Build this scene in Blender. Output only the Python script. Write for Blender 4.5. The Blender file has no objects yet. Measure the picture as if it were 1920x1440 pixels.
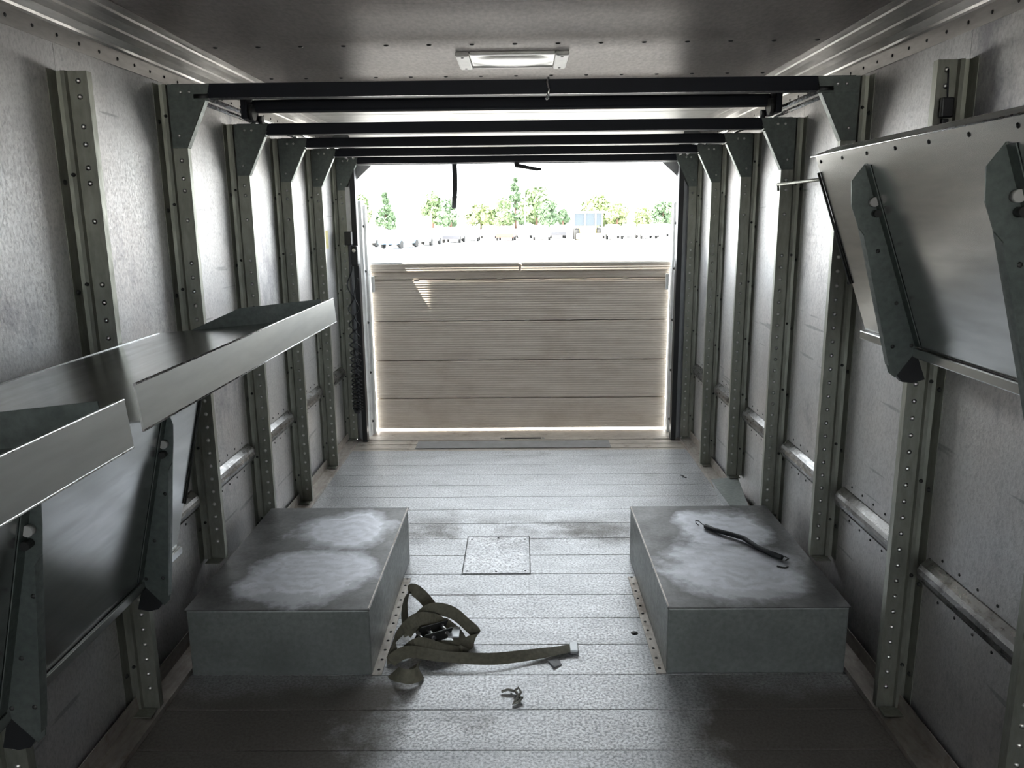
import bpy, bmesh, math, random
from mathutils import Vector, Matrix
random.seed(7)
scene = bpy.context.scene
COL = scene.collection

# ------------------------------------------------------------------ camera
F = 1470.0; CAM_H = 1.5; VPX, VPY = 977.0, 407.0; ROLL = -0.0105
def make_camera():
    d = Vector(((VPX-960)/F, (VPY-720)/F, 1.0)).normalized()
    x = Vector((1, ROLL, 0)); x = (x - x.dot(d)*d).normalized()
    dn = d.cross(x)
    # rows: world axes expressed in camera coordinates (X right, Y down, Z forward)
    R = Matrix((x, d, -dn))
    cx = Vector((R[0][0], R[1][0], R[2][0])); cy = Vector((R[0][1], R[1][1], R[2][1])); cz = Vector((R[0][2], R[1][2], R[2][2]))
    m = Matrix((cx, -cy, -cz)).transposed().to_4x4()
    m.translation = (0, 0, CAM_H)
    cam = bpy.data.cameras.new('camera'); cam.sensor_width = 36; cam.lens = F/1920*36
    cam.clip_start = 0.02; cam.clip_end = 2000
    o = bpy.data.objects.new('camera', cam); o.matrix_world = m; COL.objects.link(o)
    scene.camera = o
make_camera()

# ------------------------------------------------------------------ sky, sun, exposure
w = bpy.data.worlds.new('hazy_sky'); scene.world = w; w.use_nodes = True
bg = w.node_tree.nodes['Background']; bg.inputs[0].default_value = (0.88, 0.95, 1.0, 1); bg.inputs[1].default_value = 4.2
sun = bpy.data.lights.new('sun', 'SUN'); sun.energy = 14.0; sun.angle = math.radians(0.6); sun.color = (1, 0.94, 0.84)
so = bpy.data.objects.new('sun', sun); COL.objects.link(so)
sdir = Vector((1.0, 0.263, -1.75)).normalized()
so.rotation_euler = sdir.to_track_quat('-Z', 'Y').to_euler(); so.location = (-20, -10, 30)
vs = scene.view_settings; vs.view_transform = 'Standard'; vs.look = 'None'; vs.gamma = 1; vs.use_curve_mapping = False; vs.exposure = 1.05

# ------------------------------------------------------------------ dimensions
XL, XR = -1.21, 1.155           # inner wall skins
XC = (XL+XR)/2
ZC = 2.06                       # ceiling
YB = 5.30                       # rear end of the body
YF = -2.5                       # windscreen end of the cab
PY = [2.155 + 0.604*k for k in range(-1, 6)]     # wall posts, near to far
GROUND = -0.9

# ------------------------------------------------------------------ materials
MATS = {}
def nt(name):
    m = bpy.data.materials.new(name); m.use_nodes = True
    n = m.node_tree; b = n.nodes['Principled BSDF']; MATS[name] = m
    return m, n, b
def N(n, t, **k):
    o = n.nodes.new(t)
    for a, v in k.items():
        if a in o.inputs: o.inputs[a].default_value = v
        else: setattr(o, a, v)
    return o
def ramp(n, fac, stops):
    r = n.nodes.new('ShaderNodeValToRGB'); el = r.color_ramp.elements
    while len(el) < len(stops): el.new(0.5)
    for e, (p, c) in zip(el, stops):
        e.position = p; e.color = (c, c, c, 1) if isinstance(c, (int, float)) else (*c, 1)
    n.links.new(fac, r.inputs[0]); return r.outputs[0]
def coords(n, scale=(1, 1, 1), kind='world'):
    mp = N(n, 'ShaderNodeMapping'); mp.inputs['Scale'].default_value = scale
    if kind == 'world': s = n.nodes.new('ShaderNodeNewGeometry').outputs['Position']
    else: s = n.nodes.new('ShaderNodeTexCoord').outputs['Object']
    n.links.new(s, mp.inputs[0]); return mp.outputs[0]
def noise(n, vec, scale, detail=5, rough=0.6):
    t = N(n, 'ShaderNodeTexNoise'); t.inputs['Scale'].default_value = scale; t.inputs['Detail'].default_value = detail
    t.inputs['Roughness'].default_value = rough; n.links.new(vec, t.inputs['Vector']); return t.outputs['Fac']
def mixc(n, fac, a, b, mode='MIX'):
    m = n.nodes.new('ShaderNodeMix'); m.data_type = 'RGBA'; m.blend_type = mode
    if isinstance(fac, (int, float)): m.inputs[0].default_value = fac
    else: n.links.new(fac, m.inputs[0])
    for i, v in ((6, a), (7, b)):
        if isinstance(v, tuple): m.inputs[i].default_value = (*v, 1)
        else: n.links.new(v, m.inputs[i])
    return m.outputs[2]
def math_(n, op, a, b=None):
    m = n.nodes.new('ShaderNodeMath'); m.operation = op
    for i, v in ((0, a), (1, b)):
        if v is None: continue
        if isinstance(v, (int, float)): m.inputs[i].default_value = v
        else: n.links.new(v, m.inputs[i])
    return m.outputs[0]
def bump(n, b, h, strength=0.15, dist=0.01):
    k = N(n, 'ShaderNodeBump'); k.inputs['Strength'].default_value = strength; k.inputs['Distance'].default_value = dist
    n.links.new(h, k.inputs['Height']); n.links.new(k.outputs[0], b.inputs['Normal'])
def brushed(n, b, amount, along=(1, 0, 0)):
    """grain drawn out along one direction"""
    b.inputs['Anisotropic'].default_value = amount
    t = N(n, 'ShaderNodeCombineXYZ')
    for i in range(3): t.inputs[i].default_value = along[i]
    n.links.new(t.outputs[0], b.inputs['Tangent'])
def metal(name, c0, c1, r0, r1, metallic=1.0, stretch=(1, 1, 1), scale=4, bstr=0.08, fine=60, dirt=None, grain=None):
    """worn metal: large blotches c0..c1, fine grain in the gloss"""
    m, n, b = nt(name)
    v = coords(n, stretch)
    big = noise(n, v, scale); fin = noise(n, v, fine, 3)
    col = mixc(n, ramp(n, big, [(0.3, 0.0), (0.7, 1.0)]), c0, c1)
    col = mixc(n, ramp(n, fin, [(0.35, 0.0), (0.7, 0.35)]), col, tuple(x*0.55 for x in c0))
    if dirt:
        d = noise(n, coords(n, (1, 1, 0.5)), dirt[1], 8, 0.7)
        col = mixc(n, ramp(n, d, [(dirt[2], 0.0), (dirt[2]+0.12, dirt[3])]), col, dirt[0])
    n.links.new(col, b.inputs['Base Color'])
    b.inputs['Metallic'].default_value = metallic
    n.links.new(ramp(n, fin, [(0.3, r0), (0.7, r1)]), b.inputs['Roughness'])
    bump(n, b, fin, bstr, 0.004)
    if grain: brushed(n, b, *grain)
    return m
def plain(name, c, rough=0.6, metallic=0.0, vary=0.25, scale=12):
    m, n, b = nt(name)
    f = noise(n, coords(n, (1, 1, 1), 'object'), scale)
    col = mixc(n, ramp(n, f, [(0.3, 0.0), (0.7, 1.0)]), tuple(x*(1-vary) for x in c), c)
    n.links.new(col, b.inputs['Base Color']); b.inputs['Roughness'].default_value = rough; b.inputs['Metallic'].default_value = metallic
    return m

def wall_material():
    m, n, b = nt('wall_sheet')
    p = coords(n); v = coords(n, (1, 1, 0.4))
    big = noise(n, v, 4.5, 6, 0.65); spk = noise(n, coords(n, (1, 1, 0.7)), 120, 4, 0.75); tint = noise(n, p, 1.7, 3)
    col = mixc(n, ramp(n, big, [(0.3, 0.0), (0.7, 1.0)]), (0.47, 0.465, 0.47), (0.64, 0.64, 0.635))
    col = mixc(n, ramp(n, tint, [(0.4, 0.0), (0.62, 0.5)]), col, (0.60, 0.555, 0.53))
    col = mixc(n, ramp(n, spk, [(0.44, 0.0), (0.70, 0.42)]), col, (0.25, 0.25, 0.26))
    d = noise(n, coords(n, (1, 1, 0.55)), 3.1, 9, 0.75)
    col = mixc(n, ramp(n, d, [(0.53, 0.0), (0.66, 0.65)]), col, (0.22, 0.215, 0.24))
    # long faint scratches running along the wall
    sc = noise(n, coords(n, (0.6, 0.9, 16)), 2.2, 2, 0.4)
    col = mixc(n, ramp(n, sc, [(0.70, 0.0), (0.73, 0.5)]), col, (0.2, 0.2, 0.2))
    n.links.new(col, b.inputs['Base Color']); b.inputs['Metallic'].default_value = 0.95
    n.links.new(ramp(n, spk, [(0.3, 0.42), (0.7, 0.58)]), b.inputs['Roughness'])
    bump(n, b, math_(n, 'ADD', spk, math_(n, 'MULTIPLY', big, 2.0)), 0.22, 0.004)
wall_material()
metal('ceiling_sheet', (0.40, 0.37, 0.35), (0.49, 0.455, 0.43), 0.40, 0.48, 1.0, (1, 0.4, 1), 3, 0.02, 80, None, (0.85, (0, 1, 0)))
metal('post_metal', (0.25, 0.255, 0.215), (0.34, 0.345, 0.30), 0.40, 0.55, 0.85, (1, 1, 0.3), 6, 0.05, 60)
metal('gusset_metal', (0.12, 0.14, 0.13), (0.17, 0.19, 0.175), 0.45, 0.6, 0.7, (1, 1, 1), 6, 0.05, 60)
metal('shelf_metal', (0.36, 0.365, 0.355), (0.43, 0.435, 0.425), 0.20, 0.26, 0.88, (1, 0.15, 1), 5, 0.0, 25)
metal('box_side', (0.20, 0.215, 0.205), (0.31, 0.33, 0.315), 0.40, 0.52, 0.55, (1, 1, 1), 4, 0.03, 60, ((0.09, 0.09, 0.085), 4, 0.6, 0.6))
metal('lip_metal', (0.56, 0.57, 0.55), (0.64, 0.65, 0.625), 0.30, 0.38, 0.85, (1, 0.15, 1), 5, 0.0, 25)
metal('moulding_metal', (0.50, 0.48, 0.46), (0.62, 0.60, 0.57), 0.3, 0.42, 1.0, (1, 0.2, 1), 5, 0.04, 60)
metal('rail_metal', (0.14, 0.135, 0.13), (0.27, 0.265, 0.26), 0.22, 0.38, 0.9, (1, 0.4, 1), 8, 0.06, 60, ((0.05, 0.045, 0.04), 6, 0.5, 0.8))
metal('base_trim', (0.33, 0.30, 0.27), (0.47, 0.43, 0.39), 0.4, 0.6, 0.8, (1, 0.3, 1), 8, 0.08, 60, ((0.16, 0.12, 0.09), 5, 0.52, 0.7))
metal('bright_steel', (0.62, 0.62, 0.62), (0.75, 0.75, 0.75), 0.2, 0.35, 1.0, (1, 1, 1), 10, 0.02, 60)
metal('threshold_metal', (0.52, 0.47, 0.42), (0.66, 0.61, 0.55), 0.4, 0.6, 0.75, (0.3, 1, 1), 8, 0.06, 60, ((0.25, 0.19, 0.14), 7, 0.56, 0.7))
plain('bow_paint', (0.005, 0.007, 0.013), 0.55, 0.0)
MATS['bow_paint'].node_tree.nodes['Principled BSDF'].inputs['Specular IOR Level'].default_value = 0.25
plain('black_plastic', (0.012, 0.013, 0.015), 0.45)
plain('black_rubber', (0.02, 0.022, 0.025), 0.6)
plain('dark_bolt', (0.05, 0.05, 0.048), 0.5, 0.6)
plain('rivet', (0.78, 0.77, 0.74), 0.28, 1.0)
plain('white_plastic', (0.82, 0.80, 0.74), 0.4)
plain('lens_plastic', (0.80, 0.80, 0.70), 0.25)
plain('white_paint', (0.80, 0.80, 0.79), 0.45)
plain('grey_trim', (0.42, 0.43, 0.44), 0.4, 0.6)
plain('strap_webbing', (0.20, 0.19, 0.14), 0.85, 0, 0.35, 60)
plain('roller_grey', (0.45, 0.44, 0.41), 0.5)
plain('residue', (0.17, 0.15, 0.14), 0.8)
plain('paper', (0.5, 0.5, 0.52), 0.8)
plain('mat_grey', (0.26, 0.25, 0.245), 0.85)
plain('yellow_label', (0.55, 0.48, 0.2), 0.6)
plain('door_panel', (0.52, 0.51, 0.48), 0.42, 0.4)
plain('rough_string', (0.34, 0.33, 0.29), 0.9)
plain('asphalt', (0.62, 0.61, 0.59), 0.9, 0, 0.15, 0.4)
plain('bark', (0.2, 0.12, 0.09), 0.9)
for i, c in enumerate([(0.25, 0.335, 0.17), (0.19, 0.28, 0.16), (0.33, 0.40, 0.19)]): plain('leaf_%d' % i, c, 0.7, 0, 0.5, 1.5)
for nm, c in dict(white=(0.8, 0.8, 0.8), silver=(0.55, 0.56, 0.58), grey=(0.28, 0.29, 0.30), blue=(0.16, 0.25, 0.36), dark=(0.09, 0.09, 0.10), red=(0.35, 0.09, 0.07)).items():
    plain('car_'+nm, c, 0.3, 0.2, 0.05)
plain('car_glass', (0.07, 0.09, 0.11), 0.12)
plain('tyre', (0.03, 0.03, 0.03), 0.8)
plain('loader_yellow', (0.75, 0.66, 0.32), 0.5)
plain('pole_grey', (0.3, 0.3, 0.3), 0.6)

def floor_material():
    m, n, b = nt('floor_plank')
    p = coords(n); sx = N(n, 'ShaderNodeSeparateXYZ'); n.links.new(p, sx.inputs[0])
    X, Y = sx.outputs[0], sx.outputs[1]
    g = noise(n, coords(n, (0.35, 1, 1)), 9, 7, 0.7); fin = noise(n, p, 110, 4, 0.7); bl = noise(n, p, 3.2, 7, 0.65)
    col = mixc(n, ramp(n, g, [(0.3, 0.0), (0.7, 1.0)]), (0.50, 0.505, 0.515), (0.70, 0.705, 0.715))
    col = mixc(n, ramp(n, fin, [(0.42, 0.0), (0.62, 0.6)]), col, (0.16, 0.16, 0.165))
    # ground-in dirt: everything off the worn walking lane in front of the wheel boxes, and scuffs behind them
    wob = math_(n, 'MULTIPLY', math_(n, 'SUBTRACT', bl, 0.5), 0.7)
    lane = math_(n, 'ABSOLUTE', math_(n, 'ADD', math_(n, 'SUBTRACT', X, 0.03), wob))
    off = ramp(n, lane, [(0.40, 0.0), (0.56, 1.0)])
    near = ramp(n, math_(n, 'ADD', math_(n, 'DIVIDE', Y, 10.0), math_(n, 'MULTIPLY', wob, 0.05)), [(0.225, 1.0), (0.245, 0.0)])
    dirt = math_(n, 'MULTIPLY', off, near)
    band = math_(n, 'ABSOLUTE', math_(n, 'SUBTRACT', math_(n, 'ADD', Y, math_(n, 'MULTIPLY', wob, 0.5)), 3.62))
    sc = math_(n, 'MULTIPLY', ramp(n, band, [(0.05, 1.0), (0.24, 0.0)]), ramp(n, bl, [(0.42, 0.0), (0.62, 0.75)]))
    dirt = math_(n, 'MAXIMUM', dirt, sc)
    dirt = math_(n, 'MAXIMUM', dirt, ramp(n, bl, [(0.60, 0.0), (0.75, 0.5)]))
    col = mixc(n, math_(n, 'MULTIPLY', dirt, 0.88), col, (0.115, 0.10, 0.08))
    n.links.new(col, b.inputs['Base Color'])
    n.links.new(math_(n, 'SUBTRACT', 0.78, math_(n, 'MULTIPLY', dirt, 0.5)), b.inputs['Metallic'])
    r = math_(n, 'ADD', ramp(n, fin, [(0.3, 0.38), (0.7, 0.56)]), math_(n, 'MULTIPLY', dirt, 0.15))
    n.links.new(r, b.inputs['Roughness'])
    bump(n, b, fin, 0.10, 0.004)
    brushed(n, b, 0.6, (0, 1, 0))
floor_material()

def box_material(name, centres):
    """wheel box sheet: dull grey with pale rubbed-off swirls at given spots of the top"""
    m, n, b = nt(name)
    p = coords(n); fin = noise(n, p, 70, 4); bl = noise(n, p, 5, 7, 0.65)
    col = mixc(n, ramp(n, bl, [(0.3, 0.0), (0.7, 1.0)]), (0.06, 0.058, 0.056), (0.18, 0.18, 0.178))
    tot = None
    sw = None
    for cx, cy, r in centres:
        d = N(n, 'ShaderNodeVectorMath'); d.operation = 'SUBTRACT'; n.links.new(p, d.inputs[0]); d.inputs[1].default_value = (cx, cy, 0.242)
        s = N(n, 'ShaderNodeVectorMath'); s.operation = 'MULTIPLY'; n.links.new(d.outputs[0], s.inputs[0]); s.inputs[1].default_value = (1, 1, 6)
        l = N(n, 'ShaderNodeVectorMath'); l.operation = 'LENGTH'; n.links.new(s.outputs[0], l.inputs[0])
        dist = math_(n, 'ADD', l.outputs['Value'], math_(n, 'MULTIPLY', math_(n, 'SUBTRACT', bl, 0.5), 0.35))
        k = ramp(n, dist, [(r*0.75, 1.0), (r*1.15, 0.0)])
        tot = k if tot is None else math_(n, 'MAXIMUM', tot, k)
        rings = math_(n, 'ADD', math_(n, 'MULTIPLY', math_(n, 'SINE', math_(n, 'MULTIPLY', dist, 95.0)), 0.12), 0.82)
        sw = rings if sw is None else math_(n, 'MULTIPLY', math_(n, 'ADD', sw, rings), 0.5)
    col = mixc(n, math_(n, 'MULTIPLY', tot, sw), col, (0.60, 0.61, 0.65))
    n.links.new(col, b.inputs['Base Color']); b.inputs['Metallic'].default_value = 0.75
    n.links.new(ramp(n, fin, [(0.3, 0.38), (0.7, 0.55)]), b.inputs['Roughness'])
    bump(n, b, fin, 0.06, 0.003)
box_material('wheel_box_left_sheet', [(-0.77, 2.63, 0.225), (-0.74, 3.03, 0.21)])
box_material('wheel_box_right_sheet', [(0.76, 2.64, 0.24), (0.82, 3.04, 0.19)])

def gate_material():
    m, n, b = nt('gate_plank')
    p = coords(n); s = N(n, 'ShaderNodeSeparateXYZ'); n.links.new(p, s.inputs[0])
    g = noise(n, coords(n, (0.25, 1, 1)), 14, 6, 0.7); bl = noise(n, p, 2.5, 6)
    col = mixc(n, ramp(n, g, [(0.3, 0.0), (0.7, 1.0)]), (0.66, 0.575, 0.49), (0.79, 0.71, 0.62))
    col = mixc(n, ramp(n, bl, [(0.5, 0.0), (0.75, 0.5)]), col, (0.48, 0.39, 0.31))
    n.links.new(col, b.inputs['Base Color']); b.inputs['Roughness'].default_value = 0.6; b.inputs['Metallic'].default_value = 0.08
    wv = math_(n, 'SINE', math_(n, 'MULTIPLY', s.outputs[2], 2*math.pi/0.0165))
    bump(n, b, math_(n, 'ADD', wv, g), 0.35, 0.004)
gate_material()
M = MATS

# ------------------------------------------------------------------ mesh building
class MB:
    def __init__(s): s.v = []; s.f = []; s.sm = []
    def add(s, vs, fs, smooth=False):
        o = len(s.v); s.v += [tuple(v) for v in vs]
        for f in fs: s.f.append(tuple(i+o for i in f)); s.sm.append(smooth)
        return s
    def box(s, x0, x1, y0, y1, z0, z1):
        vs = [(x, y, z) for x in (x0, x1) for y in (y0, y1) for z in (z0, z1)]
        return s.add(vs, [(0, 1, 3, 2), (4, 6, 7, 5), (0, 4, 5, 1), (2, 3, 7, 6), (0, 2, 6, 4), (1, 5, 7, 3)])
    def hexa(s, a, b):
        """prism between two equal-length loops"""
        k = len(a); fs = [tuple(range(k))[::-1], tuple(range(k, 2*k))]
        fs += [(i, (i+1) % k, k+(i+1) % k, k+i) for i in range(k)]
        return s.add(list(a)+list(b), fs)
    def plate(s, loop, off):
        """flat polygon given thickness by the offset vector"""
        o = Vector(off); a = [Vector(p) for p in loop]
        return s.hexa(a, [p+o for p in a])
    def profile(s, pts, t, fn, a, b):
        """open 2-D polyline pts given thickness t, swept straight from a to b; fn(u,v,w)->xyz"""
        P = [Vector((u, v)) for u, v in pts]; nrm = []
        for i in range(len(P)):
            d = (P[min(i+1, len(P)-1)]-P[max(i-1, 0)]).normalized(); nrm.append(Vector((-d.y, d.x)))
        loop = P + [p+q*t for p, q in reversed(list(zip(P, nrm)))]
        k = len(P); n2 = 2*k
        vs = [fn(p.x, p.y, a) for p in loop]+[fn(p.x, p.y, b) for p in loop]
        fs = [(i, (i+1) % n2, n2+(i+1) % n2, n2+i) for i in range(n2)]
        for i in range(k-1):
            q = (i, i+1, n2-2-i, n2-1-i); fs.append(q[::-1]); fs.append(tuple(j+n2 for j in q))
        return s.add(vs, fs)
    def tube(s, pts, r, seg=8, cap=True):
        P = [Vector(p) for p in pts]; rs = r if isinstance(r, (list, tuple)) else [r]*len(P)
        up = None; rings = []
        for i, p in enumerate(P):
            d = (P[min(i+1, len(P)-1)]-P[max(i-1, 0)]).normalized()
            if up is None: up = d.orthogonal().normalized()
            u = (up-d*up.dot(d)); u = u.normalized() if u.length > 1e-6 else d.orthogonal().normalized(); up = u
            wv = d.cross(u)
            rings.append([p+(u*math.cos(2*math.pi*j/seg)+wv*math.sin(2*math.pi*j/seg))*rs[i] for j in range(seg)])
        vs = [q for g in rings for q in g]; fs = []
        for i in range(len(P)-1):
            for j in range(seg): fs.append((i*seg+j, i*seg+(j+1) % seg, (i+1)*seg+(j+1) % seg, (i+1)*seg+j))
        s.add(vs, fs, True)
        if cap:
            o = len(s.v)-len(vs)
            s.f.append(tuple(o+j for j in range(seg))[::-1]); s.sm.append(False)
            s.f.append(tuple(o+(len(P)-1)*seg+j for j in range(seg))); s.sm.append(False)
        return s
    def dome(s, c, n, r, h=None, seg=6):
        c = Vector(c); n = Vector(n).normalized(); h = h or r*0.6
        u = n.orthogonal().normalized(); wv = n.cross(u); vs = []
        for rr, hh in ((1.0, 0.0), (0.72, 0.7)):
            for j in range(seg):
                a = 2*math.pi*j/seg; vs.append(c+(u*math.cos(a)+wv*math.sin(a))*r*rr+n*h*hh)
        vs.append(c+n*h)
        fs = [(j, (j+1) % seg, seg+(j+1) % seg, seg+j) for j in range(seg)]+[(seg+j, seg+(j+1) % seg, 2*seg) for j in range(seg)]
        return s.add(vs, fs, True)
    def ribbon(s, ctrl, width, t=0.002, steps=8):
        """webbing: ctrl = [(x,y,z, wx,wy,wz)], w = direction across the band"""
        C = [(Vector(c[:3]), Vector(c[3:6]).normalized()) for c in ctrl]; P = []; W = []
        for i in range(len(C)-1):
            p0, p1, p2, p3 = C[max(i-1, 0)], C[i], C[i+1], C[min(i+2, len(C)-1)]
            for k in range(steps + (1 if i == len(C)-2 else 0)):
                u = k/steps
                q = []
                for j in (0, 1):
                    a, b_, c_, d_ = p0[j], p1[j], p2[j], p3[j]
                    q.append(0.5*((2*b_)+(c_-a)*u+(2*a-5*b_+4*c_-d_)*u*u+(3*b_-a-3*c_+d_)*u**3))
                P.append(q[0]); W.append(q[1])
        vs = []
        for i, p in enumerate(P):
            d = (P[min(i+1, len(P)-1)]-P[max(i-1, 0)]).normalized()
            wv = W[i]-d*W[i].dot(d); wv = wv.normalized() if wv.length > 1e-5 else d.orthogonal().normalized()
            n = d.cross(wv)
            for a, b_ in ((-1, -1), (1, -1), (1, 1), (-1, 1)): vs.append(p+wv*(a*width/2)+n*(b_*t/2))
        fs = []
        for i in range(len(P)-1):
            for j in range(4): fs.append((4*i+j, 4*i+(j+1) % 4, 4*i+4+(j+1) % 4, 4*i+4+j))
        k = 4*(len(P)-1); fs += [(3, 2, 1, 0), (k, k+1, k+2, k+3)]
        return s.add(vs, fs)
    def build(s, name, mat, parent=None, bevel=0, kind=None):
        off = Vector(parent_loc(parent)) if parent else Vector((0, 0, 0))
        me = bpy.data.meshes.new(name)
        me.from_pydata([Vector(v)-off for v in s.v], [], s.f)
        me.polygons.foreach_set('use_smooth', s.sm); me.validate()
        bm = bmesh.new(); bm.from_mesh(me); bmesh.ops.recalc_face_normals(bm, faces=bm.faces); bm.to_mesh(me); bm.free()
        me.materials.append(M[mat] if isinstance(mat, str) else mat)
        o = bpy.data.objects.new(name, me); COL.objects.link(o)
        if parent: o.parent = parent
        if bevel:
            b = o.modifiers.new('bevel', 'BEVEL'); b.width = bevel; b.segments = 2; b.limit_method = 'ANGLE'
        if kind: o['kind'] = kind
        return o
def parent_loc(p):
    l = Vector((0, 0, 0))
    while p: l += p.location; p = p.parent
    return l
def root(name, loc): 
    o = bpy.data.objects.new(name, None); o.location = loc; o.empty_display_size = 0.05; COL.objects.link(o); return o
def tag(o, label, cat, group=None):
    o['label'] = label; o['category'] = cat
    if group: o['group'] = group
    return o
def struct(o, label=None):
    o['kind'] = 'structure'
    if label: o['label'] = label
    return o
def wall_x(side, d): return XL+d if side < 0 else XR-d          # d = distance in from the wall skin
SIDE = {-1: 'left', 1: 'right'}

# ================================================================== SETTING
# ------------------------------------------------------------------ floor
fl = struct(MB().box(XL-0.03, XR+0.03, YF, YB-0.06, -0.07, -0.016).build('floor', 'dark_bolt'), 'dirty brushed aluminium plank floor of the cargo area')
ys = [3.317+0.19*k for k in range(-30, 9)]+[4.955]
ys = [y for y in ys if YF < y]; ys = [YF]+ys
for a, b in zip(ys[:-1], ys[1:]):
    m = MB().box(XL, XR, a+0.0018, b-0.0018, -0.0155, 0)
    m.build('plank', 'floor_plank', fl, 0.0015)
# ridged threshold strips by the rear door
y = 4.957; i = 0
while y < YB-0.07:
    wd = 0.05
    MB().box(XL+0.06, XR-0.06, y, y+wd-0.004, -0.0155, 0.001 if i % 2 else -0.003).build('threshold_strip', 'threshold_metal', fl, 0.0015); y += wd; i += 1
MB().box(XL+0.1, XR-0.1, y, YB+0.155, -0.05, 0.0).build('sill_plate', 'threshold_metal', fl, 0.004)
h = tag(root('floor_hatch', (-0.12, 3.325, 0)), 'small square aluminium hatch cover screwed into the floor between the wheel boxes', 'hatch')
MB().box(-0.262, 0.024, 3.128, 3.52, 0.0, 0.003).build('cover', 'floor_plank', h, 0.001)
fr = MB()
for x0, x1, y0, y1 in ((-0.268, -0.264, 3.122, 3.526), (0.026, 0.03, 3.122, 3.526), (-0.264, 0.026, 3.122, 3.126), (-0.264, 0.026, 3.522, 3.526)): fr.box(x0, x1, y0, y1, 0.0, 0.0022)
fr.build('edge', 'dark_bolt', h)
for x, y in ((-0.245, 3.15), (-0.245, 3.49), (0.007, 3.15), (0.007, 3.49), (-0.12, 3.505), (-0.12, 3.145)): MB().dome((x, y, 0.003), (0, 0, 1), 0.006, 0.002).build('screw', 'dark_bolt', h)
mt = MB().box(-0.715, 0.585, 5.0, 5.16, 0.0012, 0.005).build('anti_slip_strip', 'mat_grey', None, 0.001)
tag(mt, 'long grey anti-slip strip on the sill inside the rear door', 'mat')
lt = tag(root('latch_slot', (0, 5.235, 0)), 'black latch slot with metal ends in the door sill', 'latch')
MB().box(-0.125, 0.125, 5.222, 5.246, 0.0012, 0.004).build('slot', 'black_plastic', lt)
for x in (-0.14, 0.14): MB().box(x-0.014, x+0.014, 5.22, 5.248, 0.0012, 0.006).build('keeper', 'bright_steel', lt, 0.002)

# ------------------------------------------------------------------ walls
for s in (-1, 1):
    x0, x1 = sorted((wall_x(s, -0.012), wall_x(s, -0.05)))
    wl = struct(MB().box(x0, x1, YF, YB, -0.09, 2.16).build('wall_'+SIDE[s], 'white_paint'), 'riveted aluminium %s side wall of the van' % SIDE[s])
    ed = [YF] + [PY[0]-0.604*k for k in range(5, 0, -1)] + PY + [YB-0.04]
    ed = [e for e in ed if e >= YF]
    for a, b in zip(ed[:-1], ed[1:]):
        if b-a < 0.05: continue
        for z0, z1 in ((0.49, ZC), (-0.01, 0.4885)):
            xa, xb = sorted((wall_x(s, 0), wall_x(s, -0.011)))
            MB().box(xa, xb, a+0.001, b-0.001, z0, z1).build('wall_sheet', 'wall_sheet', wl)
    # half round rub rail, broken at every post
    rr = tag(root('rub_rail', (wall_x(s, 0), PY[0], 0.495)), 'horizontal half-round metal rub rail along the %s wall' % SIDE[s], 'rail', 'rub rails along both walls')
    for a, b in zip(ed[:-1], ed[1:]):
        if b < 0.8 or b-a < 0.1: continue
        pts = [(0.0, 0.40), (0.003, 0.452)] + [(0.003+0.028*math.sin(t*math.pi/8), 0.495-0.036*math.cos(t*math.pi/8)) for t in range(1, 8)] + [(0.003, 0.538), (0.0, 0.54)]
        pts = pts[1:]
        m = MB().profile(pts, 0.002, lambda u, v, w_, s=s: (wall_x(s, u+0.0005), w_, v), a+0.008, b-0.062)
        g = m.build('rail_segment', 'rail_metal', rr)
        rv = MB(); yy = a+0.05
        while yy < b-0.08:
            for z in (0.56, 0.435): rv.dome((wall_x(s, 0.0), yy, z), (-s, 0, 0), 0.005, 0.003)
            yy += 0.085
        rv.build('rivets', 'dark_bolt', g, 0, 'stuff')
    # base angle along the floor
    bb = MB().profile([(0.085, 0.0012), (0.083, 0.016), (0.02, 0.022), (0.016, 0.07)], 0.003, lambda u, v, w_, s=s: (wall_x(s, u), w_, v), YF+0.02, YB-0.12)
    struct(bb.build('baseboard_'+SIDE[s], 'base_trim'), 'stained metal base angle where floor meets the %s wall' % SIDE[s])
    # ceiling cove moulding
    tr = struct(root('trim_1' if s < 0 else 'trim_2', (wall_x(s, 0.05), 0, 2.0)), 'stepped metal cove moulding between %s wall and ceiling' % SIDE[s])
    a, b = YF+0.02, YB-0.1
    fn = lambda u, v, w_, s=s: (wall_x(s, u), w_, v)
    MB().profile([(0.003, 1.955), (0.003, 2.0), (0.010, 2.004), (0.013, 2.012)], 0.002, fn, a, b).build('wall_flange', 'moulding_metal', tr)
    MB().profile([(0.012, 2.010), (0.030, 2.024), (0.055, 2.033), (0.058, 2.027), (0.066, 2.030), (0.068, 2.038)], 0.002, fn, a, b).build('cove_strip', 'moulding_metal', tr)
    MB().profile([(0.067, 2.036), (0.095, 2.046), (0.112, 2.050), (0.114, 2.045), (0.122, 2.047), (0.124, 2.053), (0.150, 2.057)], 0.002, fn, a, b).build('ceiling_flange', 'moulding_metal', tr)
    rv = MB(); yy = 0.6
    while yy < YB-0.2:
        rv.dome((wall_x(s, 0.003), yy, 1.977), (-s, 0, 0), 0.0055, 0.003); yy += 0.105
    rv.build('rivets', 'dark_bolt', tr, 0, 'stuff')

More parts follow.
